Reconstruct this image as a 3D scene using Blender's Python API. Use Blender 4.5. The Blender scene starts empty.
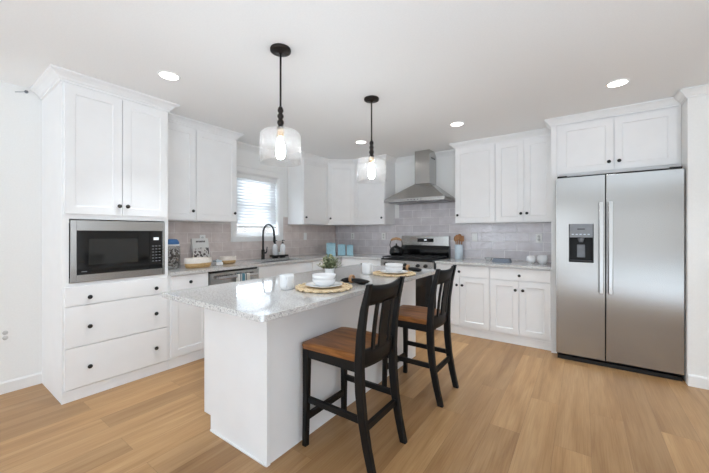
import bpy, bmesh, math, random
from mathutils import Vector, Matrix
random.seed(7)
SC = bpy.context.scene
COL = SC.collection
PI = math.pi

# ------------------------------------------------------------------ camera, world, light, exposure
CAMX, CAMY, CAMZ, YAW, FPX = 3.78, -4.6927, 1.2909, 0.6182, 319.89
cd = bpy.data.cameras.new('camera'); cam = bpy.data.objects.new('camera', cd); COL.objects.link(cam)
cam.location = (CAMX, CAMY, CAMZ); cam.rotation_euler = (PI/2, 0, YAW)
cd.sensor_width = 36.0; cd.lens = FPX/709*36.0; cd.shift_y = -(236.5-232.44)/709; cd.clip_start = .05
SC.camera = cam
CEIL, XR, YR = 2.50, 7.6, -8.6            # ceiling height, right wall, rear wall

W = bpy.data.worlds.new('sky'); SC.world = W; W.use_nodes = True
nt = W.node_tree; bg = nt.nodes['Background']
tc = nt.nodes.new('ShaderNodeTexCoord'); sp = nt.nodes.new('ShaderNodeSeparateXYZ'); rp = nt.nodes.new('ShaderNodeValToRGB')
nt.links.new(tc.outputs['Generated'], sp.inputs[0]); nt.links.new(sp.outputs['Z'], rp.inputs[0])
rp.color_ramp.elements[0].position = 0.0; rp.color_ramp.elements[0].color = (.55, .55, .55, 1)
rp.color_ramp.elements[1].position = 0.12; rp.color_ramp.elements[1].color = (.86, .93, 1.0, 1)
nt.links.new(rp.outputs[0], bg.inputs[0]); bg.inputs[1].default_value = 2.0

def area(name, loc, rot, sx, sy, power, color=(1, 1, 1), spread=PI):
    l = bpy.data.lights.new(name, 'AREA'); l.shape = 'RECTANGLE'; l.size = sx; l.size_y = sy
    l.energy = power; l.color = color; l.spread = spread
    o = bpy.data.objects.new(name, l); COL.objects.link(o); o.location = loc; o.rotation_euler = rot
    return o
DAY = (.735, .865, 1.0)
# daylight through the rear windows, the right-hand windows and the kitchen window
area('daylight_rear_door', (3.0, YR-.16, 1.08), (PI/2, 0, 0), 1.75, 2.0, 17, DAY)
area('daylight_rear_window', (5.25, YR-.16, 1.25), (PI/2, 0, 0), 1.9, 1.65, 4, DAY)
area('daylight_rear_window_far', (.95, YR-.16, 1.35), (PI/2, 0, 0), 1.3, 1.3, 46, DAY)
area('daylight_right_window', (XR+.16, -6.4, 1.3), (PI/2, 0, PI/2), 2.0, 1.5, 14, DAY)
area('daylight_right_window_near', (XR+.16, -3.2, 1.3), (PI/2, 0, PI/2), 2.0, 1.5, 10, DAY)
area('daylight_kitchen_window', (-.50, -1.755, 1.70), (PI/2, 0, -PI/2), 1.5, 1.7, 115, DAY)
# added fill lamp standing in for bounced flash, aimed up from behind the camera
d_ = Vector((-.12, .25, 1.0))
area('added_ceiling_fill', (4.6, -5.9, .12), d_.to_track_quat('-Z', 'Y').to_euler(), 2.6, 2.6, 225, (.665, .83, 1.0), 2.5)
SC.view_settings.view_transform = 'Standard'; SC.view_settings.look = 'None'
SC.view_settings.gamma = 1.0; SC.view_settings.use_curve_mapping = False
SC.view_settings.exposure = -0.05
SC.cycles.max_bounces = 14; SC.cycles.diffuse_bounces = 8; SC.cycles.transparent_max_bounces = 16

# ------------------------------------------------------------------ materials
def S(c):
    return tuple((x/12.92 if x <= .04045 else ((x+.055)/1.055)**2.4) for x in (v/255 for v in c))
def pm(name, rgb, rough=.5, metal=0.0, **kw):
    m = bpy.data.materials.new(name); m.use_nodes = True
    b = m.node_tree.nodes['Principled BSDF']
    b.inputs['Base Color'].default_value = (*S(rgb), 1); b.inputs['Roughness'].default_value = rough; b.inputs['Metallic'].default_value = metal
    for k, v in kw.items(): b.inputs[k.replace('_', ' ')].default_value = v
    return m
def N(m, t, **kw):
    n = m.node_tree.nodes.new('ShaderNode'+t)
    for k, v in kw.items():
        if hasattr(n, k) and k not in ('Scale',): setattr(n, k, v)
        else: n.inputs[k].default_value = v
    return n
def L(m, a, b): m.node_tree.links.new(a, b)
def B(m): return m.node_tree.nodes['Principled BSDF']
def ramp(m, *stops):
    r = N(m, 'ValToRGB'); e = r.color_ramp.elements
    while len(e) < len(stops): e.new(.5)
    for x, (p, c) in zip(e, stops): x.position = p; x.color = (*S(c), 1)
    return r
def bump(m, src, strength=.2, dist=.01):
    b = N(m, 'Bump'); b.inputs['Strength'].default_value = strength; b.inputs['Distance'].default_value = dist
    L(m, src, b.inputs['Height']); L(m, b.outputs[0], B(m).inputs['Normal']); return b
def coords(m, scale=(1, 1, 1), order=None, off=(0, 0, 0)):
    t = N(m, 'TexCoord')
    if order:
        s = N(m, 'SeparateXYZ'); c = N(m, 'CombineXYZ'); L(m, t.outputs['Object'], s.inputs[0])
        for i, k in enumerate(order):
            if k: L(m, s.outputs[k], c.inputs[i])
        src = c.outputs[0]
    else: src = t.outputs['Object']
    mp = N(m, 'Mapping'); mp.inputs['Scale'].default_value = scale; mp.inputs['Location'].default_value = off
    L(m, src, mp.inputs[0]); return mp.outputs[0]
def speck(name, rgb, rough, scale=40, amt=.03, bmp=0.0):
    m = pm(name, rgb, rough); n = N(m, 'TexNoise'); n.inputs['Scale'].default_value = scale; L(m, coords(m), n.inputs[0])
    c = tuple(v*(1-amt) for v in rgb); r = ramp(m, (.3, c), (.7, rgb)); L(m, n.outputs[0], r.inputs[0]); L(m, r.outputs[0], B(m).inputs['Base Color'])
    if bmp: bump(m, n.outputs[0], bmp, .002)
    return m

M = {}
M['cab'] = speck('cabinet_white_paint', (242, 242, 242), .5, 6, .012)
M['wall'] = speck('wall_paint', (240, 240, 238), .7, 90, .012, .05)
M['ceil'] = speck('ceiling_paint', (243, 243, 242), .85, 90, .012, .05)
M['trim'] = speck('trim_paint', (240, 240, 239), .35, 8, .01)
M['island'] = speck('island_paint', (240, 241, 242), .4, 6, .012)
M['black'] = speck('black_metal', (22, 21, 20), .4, 60, .3)
M['wood_black'] = speck('black_painted_wood', (12, 11, 11), .5, 30, .3)
M['black_gloss'] = pm('black_gloss', (12, 12, 13), .08)
M['cast'] = speck('cast_iron', (24, 24, 25), .55, 80, .3)
M['white_ceramic'] = speck('white_ceramic', (238, 239, 240), .15, 12, .012)
M['white_plastic'] = speck('white_plastic', (240, 240, 238), .4, 12, .01)
M['gap'] = speck('dark_plastic', (13, 13, 13), .6, 40, .2)
M['tan'] = speck('tan_stoneware', (196, 160, 108), .5, 60, .12)
M['cream'] = speck('cream_stoneware', (240, 232, 222), .45, 60, .04)
M['blue'] = speck('blue_ceramic', (158, 200, 214), .35, 30, .08)
M['pale_blue'] = speck('pale_blue_ceramic', (205, 219, 228), .3, 20, .03)
M['lid_blue'] = speck('blue_lid', (70, 120, 180), .4, 20, .1)
M['grey_dark'] = speck('dark_grey_plastic', (62, 64, 68), .45, 30, .1)
M['grey_mid'] = speck('grey_plastic', (128, 131, 136), .4, 30, .06)
M['cloth_blue'] = speck('slate_blue_cloth', (150, 161, 177), .9, 200, .25, .3)
M['napkin'] = speck('black_linen', (24, 22, 22), .9, 300, .35, .3)
M['paper'] = speck('paper', (232, 231, 228), .7, 20, .02)
M['ink'] = speck('ink', (62, 60, 60), .7, 30, .1)
M['towel_white'] = speck('white_terry', (232, 230, 224), .95, 260, .08, .4)
M['towel_teal'] = speck('teal_terry', (86, 138, 156), .95, 260, .12, .4)
M['towel_grey'] = speck('grey_terry', (110, 122, 130), .95, 260, .12, .4)
M['leaf'] = speck('leaf', (150, 164, 118), .55, 14, .35)
M['leaf_pale'] = speck('leaf_pale', (214, 218, 182), .6, 14, .2)
M['stem'] = speck('stem', (96, 92, 60), .7, 20, .2)

def steel(name, rgb, rough, order=None, vertical=True, bmp=.02):
    m = pm(name, rgb, rough, 1.0); n = N(m, 'TexNoise'); n.inputs['Scale'].default_value = 1.0; n.inputs['Detail'].default_value = 2
    L(m, coords(m, (3, 3, 400) if vertical else (400, 400, 3)), n.inputs[0])
    mr = N(m, 'MapRange'); mr.inputs['To Min'].default_value = rough*.9; mr.inputs['To Max'].default_value = rough*1.12
    L(m, n.outputs[0], mr.inputs[0]); L(m, mr.outputs[0], B(m).inputs['Roughness'])
    if bmp: bump(m, n.outputs[0], bmp, .0006)
    return m
M['steel'] = steel('stainless_steel', (184, 183, 181), .22)
B(M['steel']).inputs['Anisotropic'].default_value = .5
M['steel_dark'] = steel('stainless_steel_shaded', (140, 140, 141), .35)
M['steel_fridge'] = steel('brushed_stainless_steel', (164, 162, 159), .20, bmp=0)
B(M['steel_fridge']).inputs['Anisotropic'].default_value = .5
M['chrome'] = pm('satin_chrome', (200, 200, 202), .18, 1.0)

# quartz
B(M['wood_black']).inputs['Specular IOR Level'].default_value = .3
M['grey_light'] = speck('light_grey_plastic', (206, 206, 204), .4, 12, .01)
M['grey_glass'] = pm('dark_grey_glass', (42, 42, 41), .06)
m = M['quartz'] = pm('quartz', (214, 212, 208), .05, IOR=1.7)
n1 = N(m, 'TexNoise'); n1.inputs['Scale'].default_value = 150; n1.inputs['Detail'].default_value = 3
n2 = N(m, 'TexVoronoi'); n2.inputs['Scale'].default_value = 190
n3 = N(m, 'TexNoise'); n3.inputs['Scale'].default_value = 6
co = coords(m)
for n in (n1, n2, n3): L(m, co, n.inputs[0])
r1 = ramp(m, (.36, (140, 138, 137)), (.46, (201, 199, 196)), (.62, (211, 209, 206)), (.74, (236, 235, 233)))
L(m, n1.outputs[0], r1.inputs[0])
r2 = ramp(m, (.05, (120, 118, 116)), (.16, (255, 255, 255))); L(m, n2.outputs['Distance'], r2.inputs[0])
mx = N(m, 'MixRGB', blend_type='MULTIPLY'); mx.inputs[0].default_value = .5; L(m, r1.outputs[0], mx.inputs[1]); L(m, r2.outputs[0], mx.inputs[2])
L(m, mx.outputs[0], B(m).inputs['Base Color'])

# glazed handmade subway tile
def tile(name, hor, c1, c2, grout):
    m = pm(name, c1, .1)
    v = coords(m, (1, 1, 1), (hor, 'Z', None), (.07, -.814, 0))
    bk = N(m, 'TexBrick'); bk.inputs['Scale'].default_value = 1; bk.inputs['Brick Width'].default_value = .30; bk.inputs['Row Height'].default_value = .118
    bk.inputs['Mortar Size'].default_value = .003; bk.inputs['Mortar Smooth'].default_value = .2; bk.inputs['Bias'].default_value = 0
    bk.inputs['Color1'].default_value = (*S(c1), 1); bk.inputs['Color2'].default_value = (*S(c2), 1); bk.inputs['Mortar'].default_value = (*S(grout), 1)
    L(m, v, bk.inputs[0])
    nz = N(m, 'TexNoise'); nz.inputs['Scale'].default_value = 9; nz.inputs['Detail'].default_value = 4; L(m, v, nz.inputs[0])
    r = ramp(m, (.3, (226, 222, 221)), (.7, (255, 255, 255))); L(m, nz.outputs[0], r.inputs[0])
    mx = N(m, 'MixRGB', blend_type='MULTIPLY'); mx.inputs[0].default_value = .6; L(m, bk.outputs[0], mx.inputs[1]); L(m, r.outputs[0], mx.inputs[2])
    L(m, mx.outputs[0], B(m).inputs['Base Color'])
    wv = N(m, 'TexNoise'); wv.inputs['Scale'].default_value = 26; wv.inputs['Detail'].default_value = 1.5; L(m, v, wv.inputs[0])
    mm = N(m, 'Math', operation='MULTIPLY_ADD'); mm.inputs[1].default_value = -1.2
    L(m, bk.outputs['Fac'], mm.inputs[0]); L(m, wv.outputs[0], mm.inputs[2])
    bump(m, mm.outputs[0], .7, .005)
    mr = N(m, 'MapRange'); mr.inputs['To Min'].default_value = .07; mr.inputs['To Max'].default_value = .6
    L(m, bk.outputs['Fac'], mr.inputs[0]); L(m, mr.outputs[0], B(m).inputs['Roughness'])
    return m
M['tileL'] = tile('tile_window_wall', 'Y', (230, 219, 214), (219, 208, 204), (242, 236, 232))  # same tile on both walls; the warm tint here paints in this wall's light
M['tileR'] = tile('tile_range_wall', 'X', (222, 218, 221), (208, 204, 208), (244, 242, 241))  # cooler copy of that tile, the light on this wall put into its colour

# oak plank floor, planks run along Y
m = M['floor'] = pm('oak_planks', (196, 156, 112), .38)
v = coords(m, (1, 1, 1), ('Y', 'X', None), (.35, .06, 0))
bk = N(m, 'TexBrick'); bk.inputs['Scale'].default_value = 1; bk.inputs['Brick Width'].default_value = 1.5; bk.inputs['Row Height'].default_value = .185
bk.offset = .37; bk.offset_frequency = 2; bk.inputs['Mortar Size'].default_value = .0009; bk.inputs['Bias'].default_value = 0
bk.inputs['Color1'].default_value = (0, 0, 0, 1); bk.inputs['Color2'].default_value = (1, 1, 1, 1); bk.inputs['Mortar'].default_value = (.1, .1, .1, 1)
L(m, v, bk.inputs[0])
# per-plank shift of the grain
ml = N(m, 'VectorMath', operation='MULTIPLY'); ml.inputs[1].default_value = (37, 11, 5); L(m, bk.outputs[0], ml.inputs[0])
ad = N(m, 'VectorMath', operation='ADD'); L(m, v, ad.inputs[0]); L(m, ml.outputs[0], ad.inputs[1])
mp = N(m, 'Mapping'); mp.inputs['Scale'].default_value = (.55, 7, 1); L(m, ad.outputs[0], mp.inputs[0])
g = N(m, 'TexNoise'); g.inputs['Scale'].default_value = 1.3; g.inputs['Detail'].default_value = 4; g.inputs['Roughness'].default_value = .5; g.inputs['Distortion'].default_value = 1.2
L(m, mp.outputs[0], g.inputs[0])
mpf = N(m, 'Mapping'); mpf.inputs['Scale'].default_value = (2.0, 60, 1); L(m, ad.outputs[0], mpf.inputs[0])
fine = N(m, 'TexNoise'); fine.inputs['Scale'].default_value = 2.5; fine.inputs['Detail'].default_value = 5; L(m, mpf.outputs[0], fine.inputs[0])
rg = ramp(m, (.25, (157, 118, 76)), (.45, (177, 138, 93)), (.62, (187, 150, 106)), (.8, (197, 162, 119))); L(m, g.outputs[0], rg.inputs[0])
rb = ramp(m, (0, (218, 212, 206)), (.5, (240, 237, 234)), (1, (255, 253, 250))); L(m, bk.outputs[0], rb.inputs[0])
mx = N(m, 'MixRGB', blend_type='MULTIPLY'); mx.inputs[0].default_value = 1; L(m, rg.outputs[0], mx.inputs[1]); L(m, rb.outputs[0], mx.inputs[2])
rf = ramp(m, (.35, (236, 230, 224)), (.6, (255, 255, 255))); L(m, fine.outputs[0], rf.inputs[0])
m2 = N(m, 'MixRGB', blend_type='MULTIPLY'); m2.inputs[0].default_value = .8; L(m, mx.outputs[0], m2.inputs[1]); L(m, rf.outputs[0], m2.inputs[2])
m3 = N(m, 'MixRGB'); m3.inputs[2].default_value = (*S((130, 96, 64)), 1); L(m, bk.outputs['Fac'], m3.inputs[0]); L(m, m2.outputs[0], m3.inputs[1])
L(m, m3.outputs[0], B(m).inputs['Base Color']); bump(m, fine.outputs[0], .06, .002)

def wood(name, dark, light, scale, rough):
    m = pm(name, light, rough); n = N(m, 'TexNoise'); n.inputs['Scale'].default_value = 1; n.inputs['Detail'].default_value = 6; n.inputs['Distortion'].default_value = .8
    L(m, coords(m, scale), n.inputs[0]); r = ramp(m, (.3, dark), (.7, light)); L(m, n.outputs[0], r.inputs[0]); L(m, r.outputs[0], B(m).inputs['Base Color'])
    bump(m, n.outputs[0], .05, .002); return m
M['seat'] = wood('honey_seat_wood', (108, 64, 26), (162, 104, 50), (5, 30, 30), .42)
M['utensil'] = wood('utensil_wood', (150, 98, 60), (196, 146, 98), (30, 30, 6), .55)
M['ring'] = wood('ring_wood', (160, 116, 78), (198, 158, 116), (30, 30, 30), .6)
M['board'] = wood('board_wood', (170, 126, 80), (206, 168, 118), (20, 5, 20), .5)
M['bronze'] = speck('oil_rubbed_bronze', (40, 33, 28), .42, 60, .3); B(M['bronze']).inputs['Metallic'].default_value = .5

# woven straw
m = M['straw'] = pm('woven_straw', (206, 172, 122), .85)
w1 = N(m, 'TexNoise'); w1.inputs['Scale'].default_value = 90; L(m, coords(m), w1.inputs[0])
r = ramp(m, (.3, (192, 162, 122)), (.5, (231, 208, 170)), (.75, (246, 232, 204))); L(m, w1.outputs[0], r.inputs[0]); L(m, r.outputs[0], B(m).inputs['Base Color']); bump(m, w1.outputs[0], .6, .004)

def emis(name, rgb, s):
    m = bpy.data.materials.new(name); m.use_nodes = True; t = m.node_tree; t.nodes.clear()
    e = t.nodes.new('ShaderNodeEmission'); e.inputs[0].default_value = (*rgb, 1); e.inputs[1].default_value = s
    o = t.nodes.new('ShaderNodeOutputMaterial'); t.links.new(e.outputs[0], o.inputs[0]); return m
M['lamp'] = emis('lamp_lens', (1, .97, .92), 9)
M['bulb'] = emis('glowing_bulb', (.95, .98, 1.0), 80)
M['lcd'] = emis('display_digits', (.9, .95, 1), 1.2)

def glass(name, tint=(1, 1, 1), haze=0.0, bmp=0.0, rough=.02, fmin=.03, fmax=.6):
    m = bpy.data.materials.new(name); m.use_nodes = True; t = m.node_tree; t.nodes.clear()
    tr = t.nodes.new('ShaderNodeBsdfTransparent'); tr.inputs[0].default_value = (*tint, 1)
    gl = t.nodes.new('ShaderNodeBsdfGlossy'); gl.inputs['Roughness'].default_value = rough
    lw = t.nodes.new('ShaderNodeLayerWeight'); lw.inputs[0].default_value = .35
    mr = t.nodes.new('ShaderNodeMapRange'); mr.inputs['To Min'].default_value = fmin; mr.inputs['To Max'].default_value = fmax
    mx = t.nodes.new('ShaderNodeMixShader'); o = t.nodes.new('ShaderNodeOutputMaterial')
    t.links.new(lw.outputs['Facing'], mr.inputs[0]); t.links.new(mr.outputs[0], mx.inputs[0]); t.links.new(tr.outputs[0], mx.inputs[1]); t.links.new(gl.outputs[0], mx.inputs[2])
    out = mx.outputs[0]
    if haze:
        d = t.nodes.new('ShaderNodeBsdfTranslucent'); d.inputs[0].default_value = (.95, .95, .95, 1); m2 = t.nodes.new('ShaderNodeMixShader'); m2.inputs[0].default_value = haze
        t.links.new(out, m2.inputs[1]); t.links.new(d.outputs[0], m2.inputs[2]); out = m2.outputs[0]
    if bmp:
        n = t.nodes.new('ShaderNodeTexNoise'); n.inputs['Scale'].default_value = 28; c = t.nodes.new('ShaderNodeTexCoord'); t.links.new(c.outputs['Object'], n.inputs[0])
        b = t.nodes.new('ShaderNodeBump'); b.inputs['Strength'].default_value = bmp; b.inputs['Distance'].default_value = .004
        t.links.new(n.outputs[0], b.inputs['Height']); t.links.new(b.outputs[0], gl.inputs['Normal']); t.links.new(b.outputs[0], lw.inputs['Normal'])
    t.links.new(out, o.inputs[0]); return m
M['pane'] = glass('window_glass')
M['shade'] = glass('rippled_pendant_glass', (1, 1, 1), .028, .5, .06, .03, .40)
M['jar_glass'] = glass('jar_glass', (.97, .98, .98), .03, 0, .03)
m = M['slat'] = bpy.data.materials.new('blind_slat'); m.use_nodes = True
B(m).inputs['Base Color'].default_value = (.86, .86, .86, 1); B(m).inputs['Roughness'].default_value = .45
tl = N(m, 'BsdfTranslucent'); tl.inputs[0].default_value = (.9, .9, .9, 1); mxs = N(m, 'MixShader'); mxs.inputs[0].default_value = .25
L(m, B(m).outputs[0], mxs.inputs[1]); L(m, tl.outputs[0], mxs.inputs[2]); L(m, mxs.outputs[0], m.node_tree.nodes['Material Output'].inputs[0])
# jar contents and book print
def patch(name, cols, scale, rough=.6):
    m = pm(name, cols[0], rough); n = N(m, 'TexNoise'); n.inputs['Scale'].default_value = scale; n.inputs['Detail'].default_value = 2; L(m, coords(m), n.inputs[0])
    k = len(cols); r = ramp(m, *[(.36+.28*i/(k-1), c) for i, c in enumerate(cols)]); r.color_ramp.interpolation = 'CONSTANT'
    L(m, n.outputs[0], r.inputs[0]); L(m, r.outputs[0], B(m).inputs['Base Color']); return m
M['pods'] = patch('jar_contents', [(70, 56, 50), (206, 200, 196), (120, 96, 84), (226, 224, 222)], 24)
M['print'] = patch('cover_picture', [(92, 84, 82), (222, 218, 214), (226, 222, 218), (120, 110, 106)], 26)

# ------------------------------------------------------------------ mesh helpers
fW = lambda x, y, z: (x, y, z)
fL = lambda u, d, z: (d, u, z)             # window wall: u along Y, d out of the wall
fR = lambda u, d, z: (u, -d, z)            # range wall: u along X, d out of the wall
def wloc(o):
    v = Vector((0, 0, 0))
    while o: v += o.location; o = o.parent
    return v
class MB:
    def __init__(s, f=fW): s.b = bmesh.new(); s.f = f
    def _add(s, t):
        mp = {}
        for v in t.verts: mp[v] = s.b.verts.new(s.f(*v.co))
        for fc in t.faces:
            try: n = s.b.faces.new([mp[v] for v in fc.verts]); n.smooth = fc.smooth
            except ValueError: pass
        t.free(); return s
    def box(s, x0, x1, y0, y1, z0, z1, bev=0.0, seg=2):
        t = bmesh.new(); bmesh.ops.create_cube(t, size=1)
        for v in t.verts: v.co = ((x0+x1)/2+v.co.x*(x1-x0), (y0+y1)/2+v.co.y*(y1-y0), (z0+z1)/2+v.co.z*(z1-z0))
        if bev: bmesh.ops.bevel(t, geom=t.edges[:], offset=bev, segments=seg, profile=.5, affect='EDGES')
        return s._add(t)
    def lathe(s, prof, c=(0, 0, 0), seg=24, axis=(0, 0, 1), sx=1, sy=1, caps=True, smooth=True):
        a = Vector(axis).normalized(); q = Vector((0, 0, 1)).rotation_difference(a); t = bmesh.new(); rings = []
        for r, h in prof:
            rings.append([t.verts.new(Vector(c)+q @ Vector((r*sx*math.cos(2*PI*k/seg), r*sy*math.sin(2*PI*k/seg), h))) for k in range(seg)])
        for A, Bq in zip(rings, rings[1:]):
            for k in range(seg):
                f = t.faces.new((A[k], A[(k+1) % seg], Bq[(k+1) % seg], Bq[k])); f.smooth = smooth
        if caps:
            if prof[0][0] > 1e-6: t.faces.new(rings[0][::-1])
            if prof[-1][0] > 1e-6: t.faces.new(rings[-1])
        bmesh.ops.remove_doubles(t, verts=t.verts[:], dist=1e-6)
        return s._add(t)
    def tube(s, pts, r, seg=12, smooth=True):
        pts = [Vector(p) for p in pts]; rs = r if isinstance(r, (list, tuple)) else [r]*len(pts); t = bmesh.new(); rings = []; up = None
        for i, p in enumerate(pts):
            d = (pts[min(i+1, len(pts)-1)]-pts[max(i-1, 0)]).normalized()
            if up is None: up = Vector((0, 0, 1)) if abs(d.z) < .9 else Vector((1, 0, 0))
            n = (up-d*up.dot(d)).normalized(); up = n; b = d.cross(n)
            rings.append([t.verts.new(p+(n*math.cos(2*PI*k/seg)+b*math.sin(2*PI*k/seg))*rs[i]) for k in range(seg)])
        for A, Bq in zip(rings, rings[1:]):
            for k in range(seg): t.faces.new((A[k], A[(k+1) % seg], Bq[(k+1) % seg], Bq[k])).smooth = smooth
        t.faces.new(rings[0][::-1]); t.faces.new(rings[-1]); return s._add(t)
    def bar(s, pts, sizes, bev=.003):
        """square-section bar through pts; the section keeps the axes of sizes = (half x, half y) per point (level sections)"""
        t = bmesh.new(); rings = []
        for p, (hx, hy) in zip(pts, sizes):
            c = min(hx, hy)*.28
            sec = [(hx-c, hy), (hx, hy-c), (hx, -hy+c), (hx-c, -hy), (-hx+c, -hy), (-hx, -hy+c), (-hx, hy-c), (-hx+c, hy)]
            rings.append([t.verts.new((p[0]+x, p[1]+y, p[2])) for x, y in sec])
        for A, Bq in zip(rings, rings[1:]):
            for k in range(8): t.faces.new((A[k], A[(k+1) % 8], Bq[(k+1) % 8], Bq[k]))
        t.faces.new(rings[0]); t.faces.new(rings[-1][::-1]); return s._add(t)
    def grid(s, fn, nu, nv, smooth=True, thick=0.0, close_u=False):
        t = bmesh.new(); V = [[t.verts.new(fn(i/nu, j/nv)) for j in range(nv+1)] for i in range(nu+(0 if close_u else 1))]
        n = len(V)
        for i in range(nu):
            for j in range(nv):
                t.faces.new((V[i][j], V[(i+1) % n][j], V[(i+1) % n][j+1], V[i][j+1])).smooth = smooth
        if thick:
            bmesh.ops.recalc_face_normals(t, faces=t.faces[:]); bmesh.ops.solidify(t, geom=t.faces[:], thickness=thick)
        return s._add(t)
    def prism(s, poly, z0, z1, bev=0.0, segs=2):
        t = bmesh.new(); A = [t.verts.new((x, y, z0)) for x, y in poly]; Bq = [t.verts.new((x, y, z1)) for x, y in poly]; n = len(poly)
        for k in range(n): t.faces.new((A[k], A[(k+1) % n], Bq[(k+1) % n], Bq[k]))
        t.faces.new(A[::-1]); t.faces.new(Bq)
        if bev:
            bmesh.ops.recalc_face_normals(t, faces=t.faces[:]); bmesh.ops.bevel(t, geom=t.edges[:], offset=bev, segments=segs, profile=.5, affect='EDGES')
        return s._add(t)
    def sweep(s, path, prof, closed_prof=True):
        """profile of (offset to the right of the path, z) along an XY polyline, mitred"""
        t = bmesh.new(); P = [Vector(p) for p in path]; rings = []
        for i, p in enumerate(P):
            ns = []
            if i > 0: d = (P[i]-P[i-1]).normalized(); ns.append(Vector((d.y, -d.x)))
            if i < len(P)-1: d = (P[i+1]-P[i]).normalized(); ns.append(Vector((d.y, -d.x)))
            if len(ns) == 2: nn = (ns[0]+ns[1]).normalized(); nn = nn/max(.2, nn.dot(ns[0]))
            else: nn = ns[0]
            rings.append([t.verts.new((p.x+nn.x*o, p.y+nn.y*o, z)) for o, z in prof])
        k = len(prof)
        for A, Bq in zip(rings, rings[1:]):
            for j in range(k): t.faces.new((A[j], A[(j+1) % k], Bq[(j+1) % k], Bq[j]))
        t.faces.new(rings[0]); t.faces.new(rings[-1][::-1]); return s._add(t)
    def ell(s, c, r, seg=16, rings=10):
        t = bmesh.new(); bmesh.ops.create_uvsphere(t, u_segments=seg, v_segments=rings, radius=1)
        for v in t.verts: v.co = (c[0]+v.co.x*r[0], c[1]+v.co.y*r[1], c[2]+v.co.z*r[2])
        for f in t.faces: f.smooth = True
        return s._add(t)
    def build(s, name, mat, parent=None, world=True):
        bmesh.ops.recalc_face_normals(s.b, faces=s.b.faces[:])
        me = bpy.data.meshes.new(name); s.b.to_mesh(me); s.b.free(); me.materials.append(M[mat])
        o = bpy.data.objects.new(name, me); COL.objects.link(o)
        if parent:
            o.parent = parent
            if world: o.location = -wloc(parent)
        return o
def thing(name, label, cat, loc=(0, 0, 0), group=None):
    o = bpy.data.objects.new(name, None); COL.objects.link(o); o.location = loc; o.empty_display_size = .05
    o['label'] = label; o['category'] = cat
    if group: o['group'] = group
    return o
def tag(o, label, cat, group=None):
    o['label'] = label; o['category'] = cat
    if group: o['group'] = group
    return o
def struct(name, mb, mat, parent=None):
    o = mb.build(name, mat, parent)
    if not parent: o['kind'] = 'structure'
    return o
def dup(o, loc=None, parent=None, label=None):
    c = o.copy(); COL.objects.link(c)
    if parent: c.parent = parent
    if loc is not None: c.location = loc
    if label: c['label'] = label
    for ch in list(o.children): dup(ch, None, c)
    return c

# ------------------------------------------------------------------ the room
T = .15
def wall_with_holes(mb, u0, u1, z0, z1, d0, d1, holes):
    us = sorted({u0, u1, *[h[0] for h in holes], *[h[1] for h in holes]})
    for a, b in zip(us, us[1:]):
        hs = sorted([h for h in holes if h[0] <= a and h[1] >= b], key=lambda h: h[2]); z = z0
        for h in hs:
            if h[2] > z+1e-6: mb.box(a, b, d0, d1, z, h[2])
            z = h[3]
        if z < z1-1e-6: mb.box(a, b, d0, d1, z, z1)
    return mb
fRear = lambda u, d, z: (u, YR+d, z)
fRight = lambda u, d, z: (XR-d, u, z)
AW = -.8594                                                     # face of the wall beside the fridge
WIN = (-2.12, -1.385, 1.235, 2.115)                             # kitchen window opening Y0,Y1,Z0,Z1
struct('floor', MB().box(-T, XR+T, YR-T, T, -.12, 0), 'floor')
struct('ceiling', MB().box(-T, XR+T, YR-T, T, CEIL, CEIL+.12), 'ceil')
struct('wall_left', wall_with_holes(MB(fL), YR-T, T, 0, CEIL, -T, 0, [WIN]), 'wall')
struct('wall_back', MB().box(0, 4.507, 0, T, 0, CEIL), 'wall')
struct('wall_alcove', MB().box(4.507, XR, AW, T, 0, CEIL), 'wall')
RW = [(.3, 1.6, .7, 2.0), (2.12, 3.88, .06, 2.08), (4.3, 6.2, .42, 2.08)]
struct('wall_rear', wall_with_holes(MB(fRear), 0, XR, 0, CEIL, -T, 0, RW), 'wall')
SW = [(-7.4, -5.4, .55, 2.05), (-4.2, -2.2, .55, 2.05)]
struct('wall_right', wall_with_holes(MB(fRight), YR-T, T, 0, CEIL, -T, 0, SW), 'wall')

def casing(name, f, u0, u1, z0, z1, w=.08):
    m = MB(f)
    m.box(u0-w, u0, 0, .018, z0-w, z1+w, .002); m.box(u1, u1+w, 0, .018, z0-w, z1+w, .002)
    m.box(u0, u1, 0, .018, z1, z1+w, .002); m.box(u0, u1, 0, .018, z0-w, z0, .002)
    return m
n = 1
# kitchen window: window_1
u0, u1, z0, z1 = WIN
m = MB(fL)
w = .082
m.box(u0-w, u0, 0, .022, z0-.07, z1+w, .003); m.box(u1, u1+w, 0, .022, z0-.07, z1+w, .003)
m.box(u0, u1, 0, .022, z1, z1+w, .003); m.box(u0, u1, 0, .022, z0-.07, z0, .003)
m.box(u0-w-.01, u1+w+.01, 0, .032, z1+w-.012, z1+w+.012, .003)
win1 = struct('window_1', m, 'trim')
m = MB(fL); j = .012
m.box(u0, u0+j, -T, 0, z0, z1); m.box(u1-j, u1, -T, 0, z0, z1); m.box(u0, u1, -T, 0, z1-j, z1); m.box(u0, u1, -T, .0, z0, z0+j)
m.build('window_jamb', 'trim', win1)
m = MB(fL); a, b, c, d = u0+j, u1-j, z0+j, z1-j; s_ = .045
for lo, hi, dd in ((c, (c+d)/2+.02, -.085), ((c+d)/2-.02, d, -.115)):
    m.box(a, a+s_, dd-.03, dd, lo, hi); m.box(b-s_, b, dd-.03, dd, lo, hi); m.box(a+s_, b-s_, dd-.03, dd, lo, lo+s_); m.box(a+s_, b-s_, dd-.03, dd, hi-s_, hi)
m.build('window_sash', 'trim', win1)
m = MB(fL)
m.box(a+s_, b-s_, -.102, -.097, c+s_, (c+d)/2-.025); m.box(a+s_, b-s_, -.132, -.127, (c+d)/2+.025, d-s_)
m.build('window_pane', 'pane', win1)
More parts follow.
